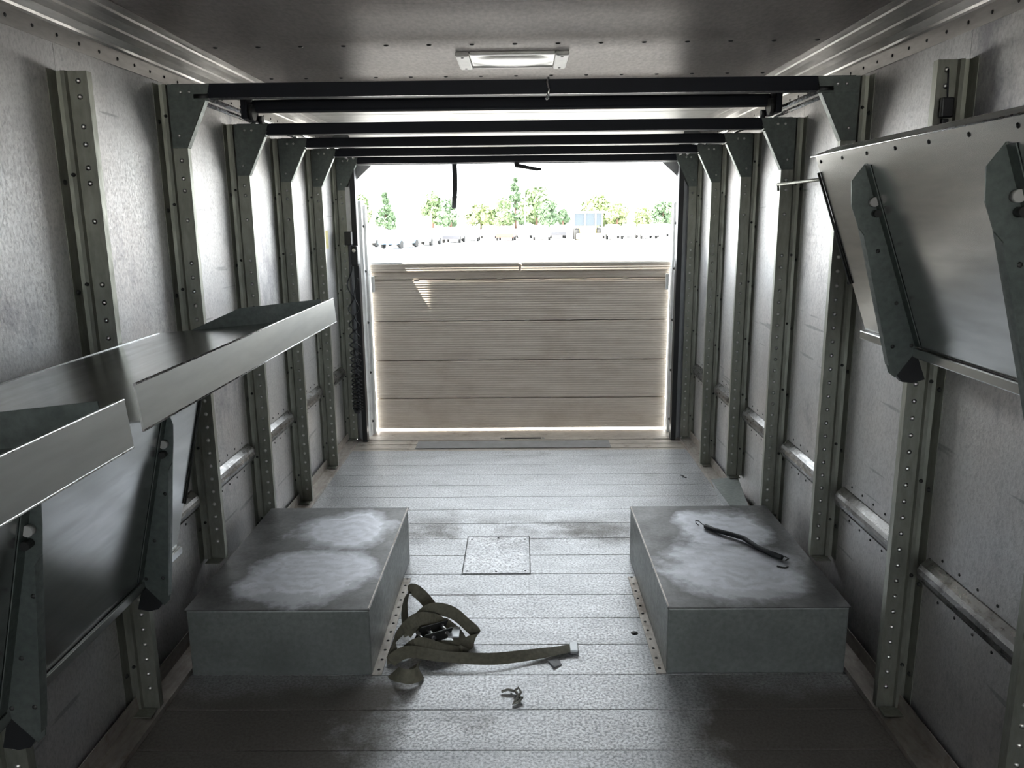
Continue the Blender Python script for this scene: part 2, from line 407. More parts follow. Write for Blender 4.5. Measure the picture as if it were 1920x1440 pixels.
# ------------------------------------------------------------------ ceiling
ce = struct(MB().box(XL-0.012, XR+0.012, YF, YB, ZC+0.012, 2.16).build('ceiling', 'white_paint'), 'brushed metal van ceiling with rows of rivets')
ed = [YF, -1.3, -0.15, 1.05, 2.25, 3.45, 4.65, YB-0.03]
for i, (a, b) in enumerate(zip(ed[:-1], ed[1:])):
    MB().box(XL, XR, a, b+(0.012 if i < len(ed)-2 else 0), ZC+0.0004*(i % 2), ZC+0.011).build('ceiling_sheet', 'ceiling_sheet', ce)
rv = MB()
for y in (1.55, 2.155, 2.765, 3.363, 3.966):
    x = XL+0.2
    while x < XR-0.15: rv.dome((x, y, ZC), (0, 0, -1), 0.009, 0.004, 8); x += 0.142
rv.build('rivets', 'dark_bolt', ce, 0, 'stuff')
# cab end: unseen bulkhead, doorway sized to set the front light, windscreen opening beyond
wf = MB(); D = -0.9
wf.box(XL, -0.95, D-0.03, D, 0, ZC); wf.box(0.90, XR, D-0.03, D, 0, ZC); wf.box(-0.95, 0.90, D-0.03, D, 1.8, ZC)
struct(wf.build('wall_front', 'wall_sheet'), 'unseen sheet metal bulkhead, its cab doorway sized to set the front light')
wf = MB(); wf.box(XL, XR, YF-0.04, YF, -0.09, 0.95); wf.box(XL, XR, YF-0.04, YF, 1.85, 2.16); wf.box(XL, XL+0.1, YF-0.04, YF, 0.95, 1.85); wf.box(XR-0.1, XR, YF-0.04, YF, 0.95, 1.85)
struct(wf.build('window_1', 'grey_trim'), 'windscreen frame of the cab')

# ================================================================== POSTS, GUSSETS, ROOF BOWS
ORD = ['seventh', 'sixth', 'fifth', 'fourth', 'third', 'second', 'first']
def post_z(s, k):
    """foot and head of post k"""
    foot = 0.022
    if 2.36 < PY[k] < 3.30: foot = 0.244
    if s > 0 and k == 4: foot = 0.152
    if s > 0 and k == 3: foot = 0.022
    head = 1.885
    if k == 2: head = 1.945
    return foot, head
for s in (-1, 1):
    for k, y0 in enumerate(PY):
        z0, z1 = post_z(s, k)
        p = root('wall_post', (wall_x(s, 0.04), y0, z0))
        extra = '' if k >= 2 else ', no gusset'
        tag(p, 'riveted metal post on the %s wall, %s from the rear door%s' % (SIDE[s], ORD[k], extra), 'post', 'riveted posts along the van walls')
        fn = lambda u, v, w_, s=s, y0=y0: (wall_x(s, u), y0-v, w_)
        MB().profile([(0.078, -0.028), (0.080, 0.0), (0.030, 0.0), (0.027, 0.010), (0.016, 0.010), (0.013, 0.002), (0.0015, 0.004), (0.0015, 0.045)], 0.0025, fn, z0, z1).build('channel', 'post_metal', p)
        rv = MB(); z = z0+0.07
        while z < 1.36:
            rv.dome((wall_x(s, 0.056), y0-0.0005, z), (0, -1, 0), 0.0075, 0.0055, 7); z += 0.0495
        for z in (1.5, 1.60, 1.64, 1.70, 1.745) + (() if k >= 2 else (1.82, 1.86)):
            if z < z1-0.2 or k < 2: rv.dome((wall_x(s, 0.056), y0-0.0005, z), (0, -1, 0), 0.0075, 0.0055, 7)
        rv.build('rivets', 'rivet', p, 0, 'stuff')
        bt = MB(); z = z0+0.13
        while z < z1-0.05:
            bt.dome((wall_x(s, 0.0045), y0-0.03, z), (-s, 0, 0), 0.008, 0.006); bt.dome((wall_x(s, 0.020), y0-0.011, z+0.02), (0, -1, 0), 0.006, 0.008); z += 0.29
        bt.build('bolts', 'dark_bolt', p, 0, 'stuff')
        # foot tab
        MB().profile([(0.075, 0.0), (0.020, 0.0)], 0.003, lambda u, v, w_, s=s, y0=y0, z0=z0: (wall_x(s, u), w_, z0+0.0035+v), y0-0.05, y0-0.004).build('foot_tab', 'post_metal', p)
        if k >= 2:
            zt = z1; g = MB()
            loop = [(0.032, zt), (0.172, zt), (0.165, zt-0.028), (0.080, zt-0.205), (0.032, zt-0.205)]
            g.plate([(wall_x(s, d), y0-0.0065, z) for d, z in loop], (0, 0.004, 0))
            gu = g.build('gusset', 'gusset_metal', p)
            e = MB()
            e.box(*sorted((wall_x(s, 0.032), wall_x(s, 0.166))), y0-0.010, y0-0.0068, zt-0.052, zt-0.046)
            a = Vector((wall_x(s, 0.166), y0-0.0065, zt-0.030)); b = Vector((wall_x(s, 0.081), y0-0.0065, zt-0.205))
            e.plate([a, b, b+Vector((0, 0.028, 0)), a+Vector((0, 0.028, 0))], (-s*0.002, 0, 0.001))
            e.build('fold', 'gusset_metal', gu)
            r2 = MB()
            for d, z in ((0.058, zt-0.165), (0.075, zt-0.025), (0.105, zt-0.025)): r2.dome((wall_x(s, d), y0-0.007, z), (0, -1, 0), 0.006, 0.0045, 7)
            r2.build('rivets', 'rivet', gu, 0, 'stuff')
for k in range(2, 7):
    y0 = PY[k]; zt = post_z(1, k)[1]; h = 0.040 if k > 2 else 0.042
    names = {2: 'nearest and highest dark steel roof bow spanning the van', 3: 'second dark roof bow from the camera', 4: 'third dark roof bow from the camera', 5: 'fourth dark roof bow from the camera', 6: 'farthest dark roof bow, just inside the rear door'}
    bw = tag(root('roof_bow', (XC, y0, zt-h)), names[k], 'beam', 'dark roof bows across the van')
    fn = lambda u, v, w_: (w_, y0+u, v)
    MB().profile([(0.040, zt-h+0.006), (0.040, zt-h), (0.0, zt-h), (0.0, zt), (0.034, zt)], 0.003, fn, XL+0.045, XR-0.045).build('channel', 'bow_paint', bw)
    lip = MB().box(XL+0.17, XR-0.17, y0+0.002, y0+0.036, zt-h-0.0022, zt-h-0.0006).build('underside_highlight', 'bright_steel', bw)  # bright strip stands in for the highlight along the bow's underside

# ================================================================== ROLL-UP DOOR OVERHEAD
dr = tag(root('overhead_door', (XC, 4.2, 1.92)), 'roll-up rear door stowed under the ceiling, with pull handle and strap', 'door')
yy = 3.58
while yy < 4.85:
    MB().box(XL+0.17, XR-0.17, yy, yy+0.258, 2.008, 2.026).build('door_panel', 'door_panel', dr, 0.003); yy += 0.262
c0 = [(yy, 2.008), (5.175, 1.895), (5.182, 1.912), (yy, 2.026)]
MB().hexa([(XL+0.17, a, b) for a, b in c0], [(XR-0.17, a, b) for a, b in c0]).build('door_panel', 'door_panel', dr, 0.003)
MB().hexa([(XL+0.15, 5.175, 1.862), (XL+0.15, 5.205, 1.850), (XL+0.15, 5.215, 1.885), (XL+0.15, 5.185, 1.90)], [(XR-0.15, 5.175, 1.862), (XR-0.15, 5.205, 1.850), (XR-0.15, 5.215, 1.885), (XR-0.15, 5.185, 1.90)]).build('bottom_rail', 'door_panel', dr)
MB().box(XL+0.16, XR-0.16, 5.209, 5.226, 1.836, 1.852).build('bottom_seal', 'grey_trim', dr, 0.003)
m = MB(); m.tube([(-0.025, 5.212, 1.848), (-0.025, 5.212, 1.825)], 0.018, 10); hn = m.build('handle', 'black_plastic', dr)
MB().tube([(-0.04, 5.212, 1.826), (0.02, 5.212, 1.815), (0.10, 5.212, 1.800), (0.135, 5.212, 1.798)], [0.014, 0.013, 0.011, 0.007], 8).build('lever', 'black_plastic', hn)
MB().ribbon([(-0.425, 5.215, 1.845, 1, 0, 0), (-0.425, 5.217, 1.75, 1, 0.1, 0), (-0.428, 5.22, 1.66, 1, 0.4, 0), (-0.437, 5.22, 1.56, 1, 0.9, 0)], 0.032, 0.004).build('pull_strap', 'black_rubber', dr)
# counterbalance tube at the door's stowed end
cb = tag(root('counterbalance', (XC, 3.17, 1.95)), 'dark spring housing of the roll-up door hung below the ceiling', 'spring housing')
MB().box(-1.03, 0.955, 3.145, 3.20, 1.905, 1.95).build('housing', 'bow_paint', cb, 0.01)
for x, d in ((-1.045, -1), (0.97, 1)):
    MB().box(x-0.012, x+0.012, 3.10, 3.24, 1.875, 1.955).build('end_bracket', 'bow_paint', cb, 0.004)
    MB().tube([(x-d*0.014, 3.13, 1.90), (x-d*0.03, 3.13, 1.90)], 0.03, 14).build('cable_drum', 'dark_bolt', cb)
    MB().tube([(x-d*0.014, 3.23, 1.885), (x-d*0.03, 3.23, 1.885)], 0.016, 10).build('roller', 'black_plastic', cb)
for s in (-1, 1):
    X = wall_x(s, 0.125)
    tk = tag(root('door_track', (wall_x(s, 0.12), 5.19, 0)), 'metal roller track of the roll-up door on the %s side' % SIDE[s], 'track', 'roll-up door tracks')
    fn = lambda u, v, w_, X=X, s=s: (X+s*u, w_, v)
    for dd, z in ((0.150, 1.905), (0.112, 1.897)):
        MB().tube([(wall_x(s, dd), 2.772, z), (wall_x(s, dd), 3.36, z-0.004), (wall_x(s, dd), 5.02, z-0.004), (wall_x(s, dd), 5.14, z-0.03)], 0.008, 8).build('horizontal_rail', 'bright_steel', tk)
    MB().tube([(wall_x(s, 0.166), 2.762, 1.905), (wall_x(s, 0.118), 2.762, 1.905)], 0.013, 8).build('rod_clip', 'black_plastic', tk)
    xa = wall_x(s, 0.112)
    xs = sorted((xa, wall_x(s, 0.145)))
    MB().box(xs[0], xs[1], 5.17, 5.235, 0.0, 1.86).build('vertical_rail', 'black_plastic', tk, 0.003)
    # silver jamb beside the track
    xs = sorted((wall_x(s, 0.002), wall_x(s, 0.108)))
    jb = MB(); jb.box(xs[0], xs[1], 5.245, YB, 0.0, 2.0)
    jm = struct(jb.build('trim_3' if s < 0 else 'trim_4', 'grey_trim', None, 0.003), 'grey metal rear door jamb on the %s side' % SIDE[s])
    for d in (0.03, 0.065, 0.095):
        xs = sorted((wall_x(s, d), wall_x(s, d+0.014)))
        MB().box(xs[0], xs[1], 5.215, 5.244, 0.0, 1.86).build('jamb_rib', 'grey_trim', jm, 0.002)
    g = MB(); zt = 1.86
    g.plate([(wall_x(s, 0.10), 5.252, zt), (wall_x(s, 0.27), 5.252, zt), (wall_x(s, 0.145), 5.252, zt-0.11), (wall_x(s, 0.10), 5.252, zt-0.11)], (0, 0.04, 0))
    g.build('corner_gusset', 'grey_trim', jm)
hd = struct(MB().box(XL, XR, 5.25, YB, 1.862, 2.07).build('trim_5', 'grey_trim', None, 0.003), 'grey metal header above the rear door opening')

# ================================================================== WHEEL BOXES
def wheel_box(s, xi, xo, y0, y1, h, label, mat):
    b = tag(root('wheel_box', ((xi+xo)/2, (y0+y1)/2, 0)), label, 'wheel box', 'sheet metal wheel boxes')
    x0, x1 = sorted((xi, xo))
    body = MB().box(x0, x1, y0, y1, 0.0, h-0.003).build('body', 'box_side', b, 0.006)
    e = 0.004
    MB().box(x0-e, x1+e, y0-e, y1+e, h-0.003, h+0.001).build('lid', mat, b, 0.0015)
    t = 1 if s < 0 else -1
    fx = sorted((xi+t*0.0, xi+t*0.032))
    fl_ = MB().box(fx[0], fx[1], y0, y0+0.72, 0.0, 0.003).build('floor_flange', 'base_trim', b)
    r = MB(); y = y0+0.03
    while y < y0+0.72: r.dome((xi+t*0.018, y, 0.003), (0, 0, 1), 0.006, 0.003); y += 0.062
    r.build('rivets', 'dark_bolt', fl_, 0, 'stuff')
    xs = sorted((xi-t*0.0, xi-t*0.003))
    MB().box(xs[0]-0.0005, xs[1]+0.0005, y0+0.004, y1-0.004, h+0.001, h+0.0018).build('worn_edge', 'base_trim', b)
    return b
wheel_box(-1, -0.512, -1.118, 2.365, 3.285, 0.242, 'dark grey sheet metal wheel box on the left, beside the tangled strap', 'wheel_box_left_sheet')
wheel_box(1, 0.474, 1.066, 2.37, 3.285, 0.242, 'grey sheet metal wheel box on the right, with a black bungee cord on top', 'wheel_box_right_sheet')
lg = tag(root('wall_ledge', (1.06, 3.75, 0)), 'small bent metal plate ledge at the right wall behind the wheel box', 'ledge')
MB().plate([(0.985, 3.55, 0.142), (1.065, 3.52, 0.148), (1.13, 3.95, 0.148), (0.985, 3.93, 0.142)], (0, 0, 0.003)).build('top_plate', 'box_side', lg)
MB().plate([(0.985, 3.55, 0.142), (0.985, 3.93, 0.142), (1.045, 4.0, 0.02), (1.045, 3.62, 0.02)], (0.003, 0, 0)).build('skirt', 'shelf_metal', lg)

# ================================================================== FOLDING SHELVES
def local_shelf(hx, hz, ux, uz, s):
    """frame of a shelf: u runs from the hinge to the front lip, n towards the load side"""
    U = Vector((ux, 0, uz)).normalized(); n = Vector((-U.z, 0, U.x))
    if (n.z < 0): n = -n
    return Vector((hx, 0, hz)), U, n
def shelf(label, s, hinge, tip, y0, y1, legs=(), near_flap=True, slim=False):
    H = Vector((hinge[0], 0, hinge[1])); T = Vector((tip[0], 0, tip[1]))
    U = (T-H); L = U.length; U.normalize()
    n = Vector((-U.z, 0, U.x)); n = n if n.z >= 0 else -n            # load side
    def P(u, y, v): q = H+U*u+n*v; return (q.x, y, q.z)
    r = tag(root('folding_shelf', (hinge[0], (y0+y1)/2, hinge[1])), label, 'shelf', 'folding parcel shelves on the van walls')
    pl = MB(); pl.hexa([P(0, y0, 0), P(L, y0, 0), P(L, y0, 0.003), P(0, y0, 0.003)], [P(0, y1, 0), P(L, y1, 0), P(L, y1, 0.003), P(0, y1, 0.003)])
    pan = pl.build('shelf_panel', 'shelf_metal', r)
    li = MB(); ya, yb = y0, y1
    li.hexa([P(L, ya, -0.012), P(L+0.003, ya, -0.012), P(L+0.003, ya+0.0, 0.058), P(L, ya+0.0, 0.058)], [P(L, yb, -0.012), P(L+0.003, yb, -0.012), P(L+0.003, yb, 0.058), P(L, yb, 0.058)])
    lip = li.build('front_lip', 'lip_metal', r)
    e = MB(); e.tube([P(L+0.0015, ya, 0.058), P(L+0.0015, yb, 0.058)], 0.0022, 6); e.tube([P(L+0.0015, ya, -0.013), P(L+0.0015, yb, -0.013)], 0.0022, 6); e.build('rolled_edge', 'bright_steel', lip)
    for yy, t in ((y1, -0.003),) + (((y0, 0.003),) if near_flap else ()):
        f = MB(); f.plate([P(0.10, yy, 0.003), P(L-0.035, yy, 0.003), P(L-0.035, yy, 0.060), P(0.26, yy, 0.056)], (0, t, 0)); f.build('end_flap', 'gusset_metal', r)
    bl = MB(); bl.hexa([P(-0.003, y0, 0), P(0, y0, 0), P(0, y0, 0.005), P(-0.003, y0, 0.005)], [P(-0.003, y1, 0), P(0, y1, 0), P(0, y1, 0.005), P(-0.003, y1, 0.005)]); bl.build('back_lip', 'shelf_metal', r)
    hb = MB(); hb.box(hinge[0]-0.008, hinge[0]+0.008, y0, y1+0.02, hinge[1]-0.032, hinge[1]-0.006); hb.build('hinge_bar', 'shelf_metal', r, 0.003)
    sc = MB(); yy = y1-0.03
    while yy > y0: sc.dome(P(L-0.02, yy, 0), -n, 0.006, 0.003); yy -= 0.155
    sc.build('rivets', 'dark_bolt', pan, 0, 'stuff')
    ed = MB(); ed.tube([P(0.15, y1+0.002, -0.004), P(L-0.05, y1+0.002, -0.004)], 0.004, 6); ed.build('edge_rod', 'dark_bolt', pan)
    for yy in legs:
        Z = Vector((0, 0, 1))
        prof = [(L-0.045, 0.0), (L-0.075, -0.045), (L-0.135, -0.062), (L-0.19, -0.060), (0.02, -0.085), (-0.045, -0.088), (-0.065, -0.075), (-0.012, 0.0)]
        if slim: prof = [(L-0.045, 0.0), (L-0.085, -0.022), (L-0.135, -0.030), (L-0.19, -0.036), (0.02, -0.085), (-0.045, -0.088), (-0.065, -0.075), (-0.012, 0.0)]
        ft = prof[3][1]
        lg = MB(); lg.plate([P(u, yy, v-0.001) for u, v in prof], (0, 0.003, 0)); leg = lg.build('support_leg', 'gusset_metal', r)
        fg = MB(); fg.plate([P(L-0.195, yy, ft), P(-0.02, yy, -0.089), P(-0.02, yy-0.022, -0.089), P(L-0.215, yy-0.022, ft)], tuple(-n*0.0025)); fg.build('leg_flange', 'gusset_metal', leg)
        fg = MB(); fg.plate([P(L-0.05, yy, -0.0012), P(0.0, yy, -0.0012), P(0.0, yy-0.028, -0.0012), P(L-0.05, yy-0.028, -0.0012)], tuple(-n*0.0025)); fg.build('mounting_flange', 'gusset_metal', leg)
        MB().tube([P(L-0.145, yy-0.002, -0.010), P(L-0.145, yy-0.016, -0.010)], 0.012, 12).build('roller', 'roller_grey', leg)
        hbk = MB(); hbk.plate([P(-0.01, yy+0.004, -0.003), P(-0.06, yy+0.004, -0.07), P(-0.085, yy+0.004, -0.06), P(-0.098, yy+0.004, -0.035), P(-0.10, yy+0.004, 0.0)], (0, 0.02, 0)); hbk.build('hinge_bracket', 'black_plastic', r)
        MB().tube([P(L-0.175, yy-0.002, -0.012), P(L-0.175, yy-0.022, -0.012)], 0.010, 10).build('pivot_bolt', 'dark_bolt', leg)
        bt = MB()
        for u, v in ((0.13, -0.02), (0.02, -0.06), (0.005, -0.012), (0.28, -0.03)): bt.dome(P(u, yy-0.0005, v), (0, -1, 0), 0.006, 0.003)
        bt.build('bolts', 'dark_bolt', leg, 0, 'stuff')
    return r
shelf('lowered metal parcel shelf on the left wall, the far one nearer the door', -1, (-1.118, 1.158), (-0.572, 1.205), 1.13, 2.385, near_flap=False)
shelf('lowered metal parcel shelf on the left wall, closest to the camera', -1, (-1.118, 1.142), (-0.572, 1.19), -0.10, 1.095)
shelf('parcel shelf folded up against the lower left wall, under the lowered shelves', -1, (-1.122, 0.47), (-0.985, 1.028), 1.10, 2.36, legs=(2.12, 1.5), slim=True)
shelf('parcel shelf folded up high on the right wall, underside with two support legs showing', 1, (1.062, 1.15), (0.872, 1.668), 1.15, 2.42, legs=(2.10, 1.5))
rod = MB().tube([(1.055, 3.33, 1.62), (0.985, 2.44, 1.61)], 0.006, 8)
rod.tube([(1.055, 3.33, 1.62), (1.06, 3.335, 1.595)], 0.005, 6)
tag(rod.build('support_rod', 'post_metal'), 'thin metal rod reaching from a right wall post to the folded shelf', 'rod')
m = MB().tube([(1.115, 2.84, 1.52), (1.117, 2.842, 1.45), (1.113, 2.845, 1.40), (1.116, 2.846, 1.37)], [0.006, 0.007, 0.008, 0.006], 7)
tag(m.build('rubber_strap', 'black_rubber'), 'short black rubber strap hanging behind the folded right shelf', 'strap')
lc = tag(root('post_latch', (1.09, 2.15, 1.75)), 'black latch with a looped cord on the upper right wall post', 'latch')
MB().tube([(1.098, 2.146, 1.86), (1.10, 2.144, 1.82), (1.102, 2.144, 1.79)], 0.0022, 6).build('cord', 'black_rubber', lc)
MB().box(1.084, 1.116, 2.132, 2.1475, 1.74, 1.79).build('latch_body', 'black_plastic', lc, 0.004)
MB().box(1.09, 1.108, 2.136, 2.1475, 1.68, 1.738).build('latch_tongue', 'black_plastic', lc, 0.003)

# ================================================================== CEILING LIGHT AND HOOK
dl = tag(root('dome_light', (-0.027, 3.07, ZC)), 'white plastic rectangular dome light on the ceiling', 'light')
x0, x1, y0, y1 = -0.225, 0.172, 2.875, 3.14
m = MB(); zt, zb = ZC-0.0005, ZC-0.016
for a in (x0, x1-0.05): MB().box(a, a+0.05, y0, y1, zb, zt).build('end_frame', 'white_plastic', dl, 0.008)
for a in (y0, y1-0.022): MB().box(x0+0.05, x1-0.05, a, a+0.022, zb+0.004, zt).build('side_frame', 'white_plastic', dl, 0.004)
MB().box(x0+0.05, x1-0.05, y0+0.022, y1-0.022, zt-0.006, zt).build('reflector', 'lens_plastic', dl)
m = MB(); gx, gy = 16, 12; vs = []; fs = []
for i in range(gx+1):
    for j in range(gy+1):
        a = i/gx*2-1; b = j/gy*2-1; r = max(0.0, 1-(a*a*0.9+b*b*0.9))
        vs.append((x0+0.055+(x1-x0-0.11)*i/gx, y0+0.028+(y1-y0-0.056)*j/gy, zt-0.007-0.010*r**0.6))
for i in range(gx):
    for j in range(gy): q = i*(gy+1)+j; fs.append((q, q+1, q+gy+2, q+gy+1))
m.add(vs, fs, True); m.build('lens', 'lens_plastic', dl)
for x in (x0+0.025, x1-0.025):
    for y in (y0+0.03, y1-0.03): MB().dome((x, y, zb), (0, 0, -1), 0.006, 0.002).build('screw', 'dark_bolt', dl)
hk = MB().tube([(0.094, 2.742, 1.95), (0.090, 2.738, 1.935), (0.096, 2.736, 1.91), (0.090, 2.738, 1.885), (0.088, 2.745, 1.883)], [0.004, 0.004, 0.004, 0.0055, 0.004], 8)
tag(hk.build('wire_hook', 'bright_steel'), 'small wire hook hung over the nearest roof bow', 'hook')

# ================================================================== THINGS ON THE FLOOR
st = tag(root('ratchet_strap', (-0.36, 2.5, 0)), 'olive cargo strap tangled beside the left wheel box, one end stretched across the floor', 'strap')
W = 0.046; SX = 0.028
tail = [(-0.455, 2.40, 0.03, 0.1, 0.9, 0.35), (-0.40, 2.44, 0.042, 0.1, 0.9, 0.5), (-0.28, 2.43, 0.030, 0.05, 0.95, 0.3), (-0.12, 2.425, 0.024, 0, 0.9, 0.4), (0.0, 2.455, 0.018, -0.1, 0.9, 0.35), (0.10, 2.49, 0.013, -0.2, 1, 0.1), (0.168, 2.515, 0.010, -0.2, 1, 0.0)]
MB().ribbon(tail, W).build('webbing_tail', 'strap_webbing', st)
m = MB(); m.box(0.160, 0.190, 2.488, 2.548, 0.001, 0.016); m.build('end_fitting', 'grey_trim', st, 0.003)
loops = [
  [(-0.475, 2.42, 0.012, 0.5, 0.6, 0.3), (-0.485, 2.50, 0.05, 0.3, 0.2, 0.9), (-0.42, 2.58, 0.085, 0.2, 0.4, 0.8), (-0.34, 2.60, 0.07, 0, 0.8, 0.5), (-0.30, 2.57, 0.035, 0.1, 0.9, 0.2)],
  [(-0.47, 2.66, 0.015, 0.3, 0.2, 0.9), (-0.478, 2.72, 0.075, 0.4, 0.1, 0.9), (-0.455, 2.755, 0.115, 0.5, 0.3, 0.7), (-0.40, 2.73, 0.085, 0.5, 0.6, 0.4), (-0.36, 2.66, 0.055, 0.6, 0.5, 0.3), (-0.40, 2.60, 0.055, 0.3, 0.8, 0.3), (-0.465, 2.58, 0.03, 0.2, 0.9, 0.2)],
  [(-0.45, 2.55, 0.05, 0, 0.6, 0.8), (-0.38, 2.63, 0.095, 0.1, 0.3, 0.9), (-0.30, 2.64, 0.085, 0.2, 0.2, 0.9), (-0.235, 2.60, 0.055, 0.2, 0.1, 0.9), (-0.20, 2.57, 0.028, 0.5, 0.2, 0.9), (-0.24, 2.52, 0.022, 0.2, 0.9, 0.3), (-0.32, 2.50, 0.03, 0, 0.9, 0.3), (-0.41, 2.50, 0.03, 0, 0.9, 0.3)],
  [(-0.47, 2.46, 0.010, 0, 1, 0.2), (-0.40, 2.48, 0.05, 0, 0.8, 0.5), (-0.31, 2.47, 0.035, 0, 0.9, 0.3), (-0.245, 2.49, 0.015, 0.3, 0.8, 0.2), (-0.27, 2.56, 0.04, 0.6, 0.6, 0.2), (-0.33, 2.61, 0.06, 0.8, 0.3, 0.3), (-0.345, 2.66, 0.03, 0.9, 0.2, 0.2)],
  [(-0.47, 2.37, 0.008, 0.3, 0.9, 0.1), (-0.44, 2.32, 0.030, 0.2, 0.3, 0.9), (-0.40, 2.31, 0.030, 0.0, 0.3, 0.9), (-0.375, 2.345, 0.024, -0.5, 0.2, 0.8), (-0.40, 2.40, 0.016, 0.2, 0.9, 0.1)],
]
for l in [[(c[0]+SX, *c[1:]) for c in l] for l in loops]: MB().ribbon(l, W).build('webbing_loop', 'strap_webbing', st)
m = MB(); bx = Vector((-0.33, 2.535, 0.055)); d = Vector((0.86, 0.45, 0.1)).normalized(); q = Vector((-0.45, 0.88, 0.1))
for o in (-0.024, 0.024): m.plate([bx-d*0.06+q*o+Vector((0, 0, -0.02)), bx+d*0.06+q*o+Vector((0, 0, -0.02)), bx+d*0.075+q*o+Vector((0, 0, 0.012)), bx-d*0.03+q*o+Vector((0, 0, 0.02))], tuple(q*0.004))
bk = m.build('ratchet_buckle', 'dark_bolt', st)
m = MB()
for t in (-0.04, 0.0, 0.05): m.tube([bx+d*t-q*0.03, bx+d*t+q*0.034], 0.008, 8)
m.build('spindle', 'bright_steel', bk)
MB().box(bx.x+0.06, bx.x+0.10, bx.y-0.02, bx.y+0.05, 0.05, 0.056).build('ratchet_handle', 'grey_trim', bk, 0.002)

bc = tag(root('bungee_cord', (0.85, 2.87, 0.243)), 'black rubber bungee cord with wire hooks on the right wheel box', 'cord')
zb = 0.2535
P = [(0.745, 3.03, zb), (0.775, 2.985, zb), (0.82, 2.945, zb+0.002), (0.865, 2.90, zb+0.003), (0.895, 2.82, zb), (0.925, 2.77, zb), (0.96, 2.725, zb)]
MB().tube(P, 0.0095, 10).build('cord', 'black_rubber', bc)
MB().tube([(0.748, 3.025, zb), (0.738, 3.05, zb), (0.728, 3.075, zb+0.004), (0.715, 3.075, zb+0.006), (0.712, 3.055, zb+0.004), (0.72, 3.04, zb)], 0.002, 6).build('hook', 'dark_bolt', bc)
MB().tube([(0.958, 2.728, zb), (0.972, 2.735, zb), (0.980, 2.715, zb), (0.965, 2.70, zb)], 0.0028, 6).build('hook', 'dark_bolt', bc)
m = MB().tube([(0.925, 2.672, 0.2455), (0.938, 2.66, 0.2455), (0.952, 2.657, 0.2455), (0.962, 2.665, 0.2455)], 0.0025, 6)
tag(m.build('broken_hook', 'dark_bolt'), 'tiny bent black hook lying near the bungee cord end', 'hook')
pts = [(-0.075+0.0, 2.262, 0.006), (-0.055, 2.268, 0.010), (-0.035, 2.262, 0.008), (-0.02, 2.275, 0.012), (-0.012, 2.255, 0.009), (-0.022, 2.235, 0.006), (-0.008, 2.222, 0.011), (-0.02, 2.205, 0.007), (-0.038, 2.198, 0.006), (-0.03, 2.21, 0.010), (-0.02, 2.232, 0.013), (-0.03, 2.255, 0.012), (-0.045, 2.272, 0.006)]
tag(MB().tube(pts, 0.0042, 6).build('string_scrap', 'rough_string'), 'crumpled scrap of grey string on the bare floor', 'scrap')
m = MB().hexa([(0.075, 2.455, 0.002), (0.115, 2.46, 0.002), (0.128, 2.425, 0.002), (0.10, 2.405, 0.004)], [(0.075, 2.455, 0.003), (0.115, 2.46, 0.003), (0.128, 2.425, 0.003), (0.10, 2.405, 0.008)])
tag(m.build('paper_scrap', 'paper'), 'grey scrap of paper lying below the strap end fitting', 'scrap')
tag(MB().dome((0.405, 2.633, 0.0), (0, 0, 1), 0.014, 0.004, 12).build('floor_plug', 'dark_bolt'), 'small round dark plug in the floor beside the right wheel box', 'plug')
tag(MB().tube([(0.93, 4.42, 0.003), (0.945, 4.40, 0.003), (0.935, 4.385, 0.003), (0.955, 4.375, 0.003)], 0.003, 6).build('wire_scrap', 'dark_bolt'), 'tiny wire scrap on the floor towards the rear right', 'scrap')

# ================================================================== LEFT DOOR JAMB: PENDANT CONTROL
pc = tag(root('lift_control', (-1.105, 5.12, 1.3)), 'black liftgate pendant control with coiled cable by the left door jamb', 'control')
MB().box(-1.135, -1.09, 5.10, 5.16, 1.335, 1.42).build('junction_box', 'black_plastic', pc, 0.005)
MB().box(-1.10, -1.055, 5.10, 5.15, 1.20, 1.33).build('hand_grip', 'black_plastic', pc, 0.01)
MB().dome((-1.078, 5.099, 1.30), (0, -1, 0), 0.012, 0.006, 10).build('button', 'white_plastic', pc)
for side_ in (0, 1):
    pts = []; T = 700
    for i in range(T+1):
        u = i/T
        z = 1.20-(1.20-0.24)*u if side_ == 0 else 0.24+(1.12-0.24)*u
        # stretched turns high up, tight turns near the bottom
        v = u if side_ == 0 else 1-u
        ph = 2*math.pi*(4*v+15*v**3)
        x = -1.118+0.006*u if side_ == 0 else -1.078-0.012*u*0.3
        r = 0.017 if side_ == 0 else 0.013
        pts.append((x-0.012*(v)+r*math.cos(ph), 5.125+r*math.sin(ph), z))
    MB().tube(pts, 0.0042, 5).build('coiled_cable', 'black_rubber', pc)
MB().tube([(-1.128, 5.12, 0.25), (-1.12, 5.11, 0.225), (-1.105, 5.115, 0.225), (-1.095, 5.125, 0.25)], 0.012, 8).build('cable_bottom', 'black_rubber', pc)
m = MB().box(-1.128, -1.098, 5.166, 5.1695, 1.40, 1.70); tag(m.build('notice_strip', 'white_paint', None), 'narrow white strip on the left door track above the control', 'strip')
m = MB().box(XL+0.0005, XL+0.0015, 4.70, 4.98, 1.32, 1.43); tag(m.build('faded_label', 'yellow_label'), 'faded yellow label on the left wall beside the last post', 'label')

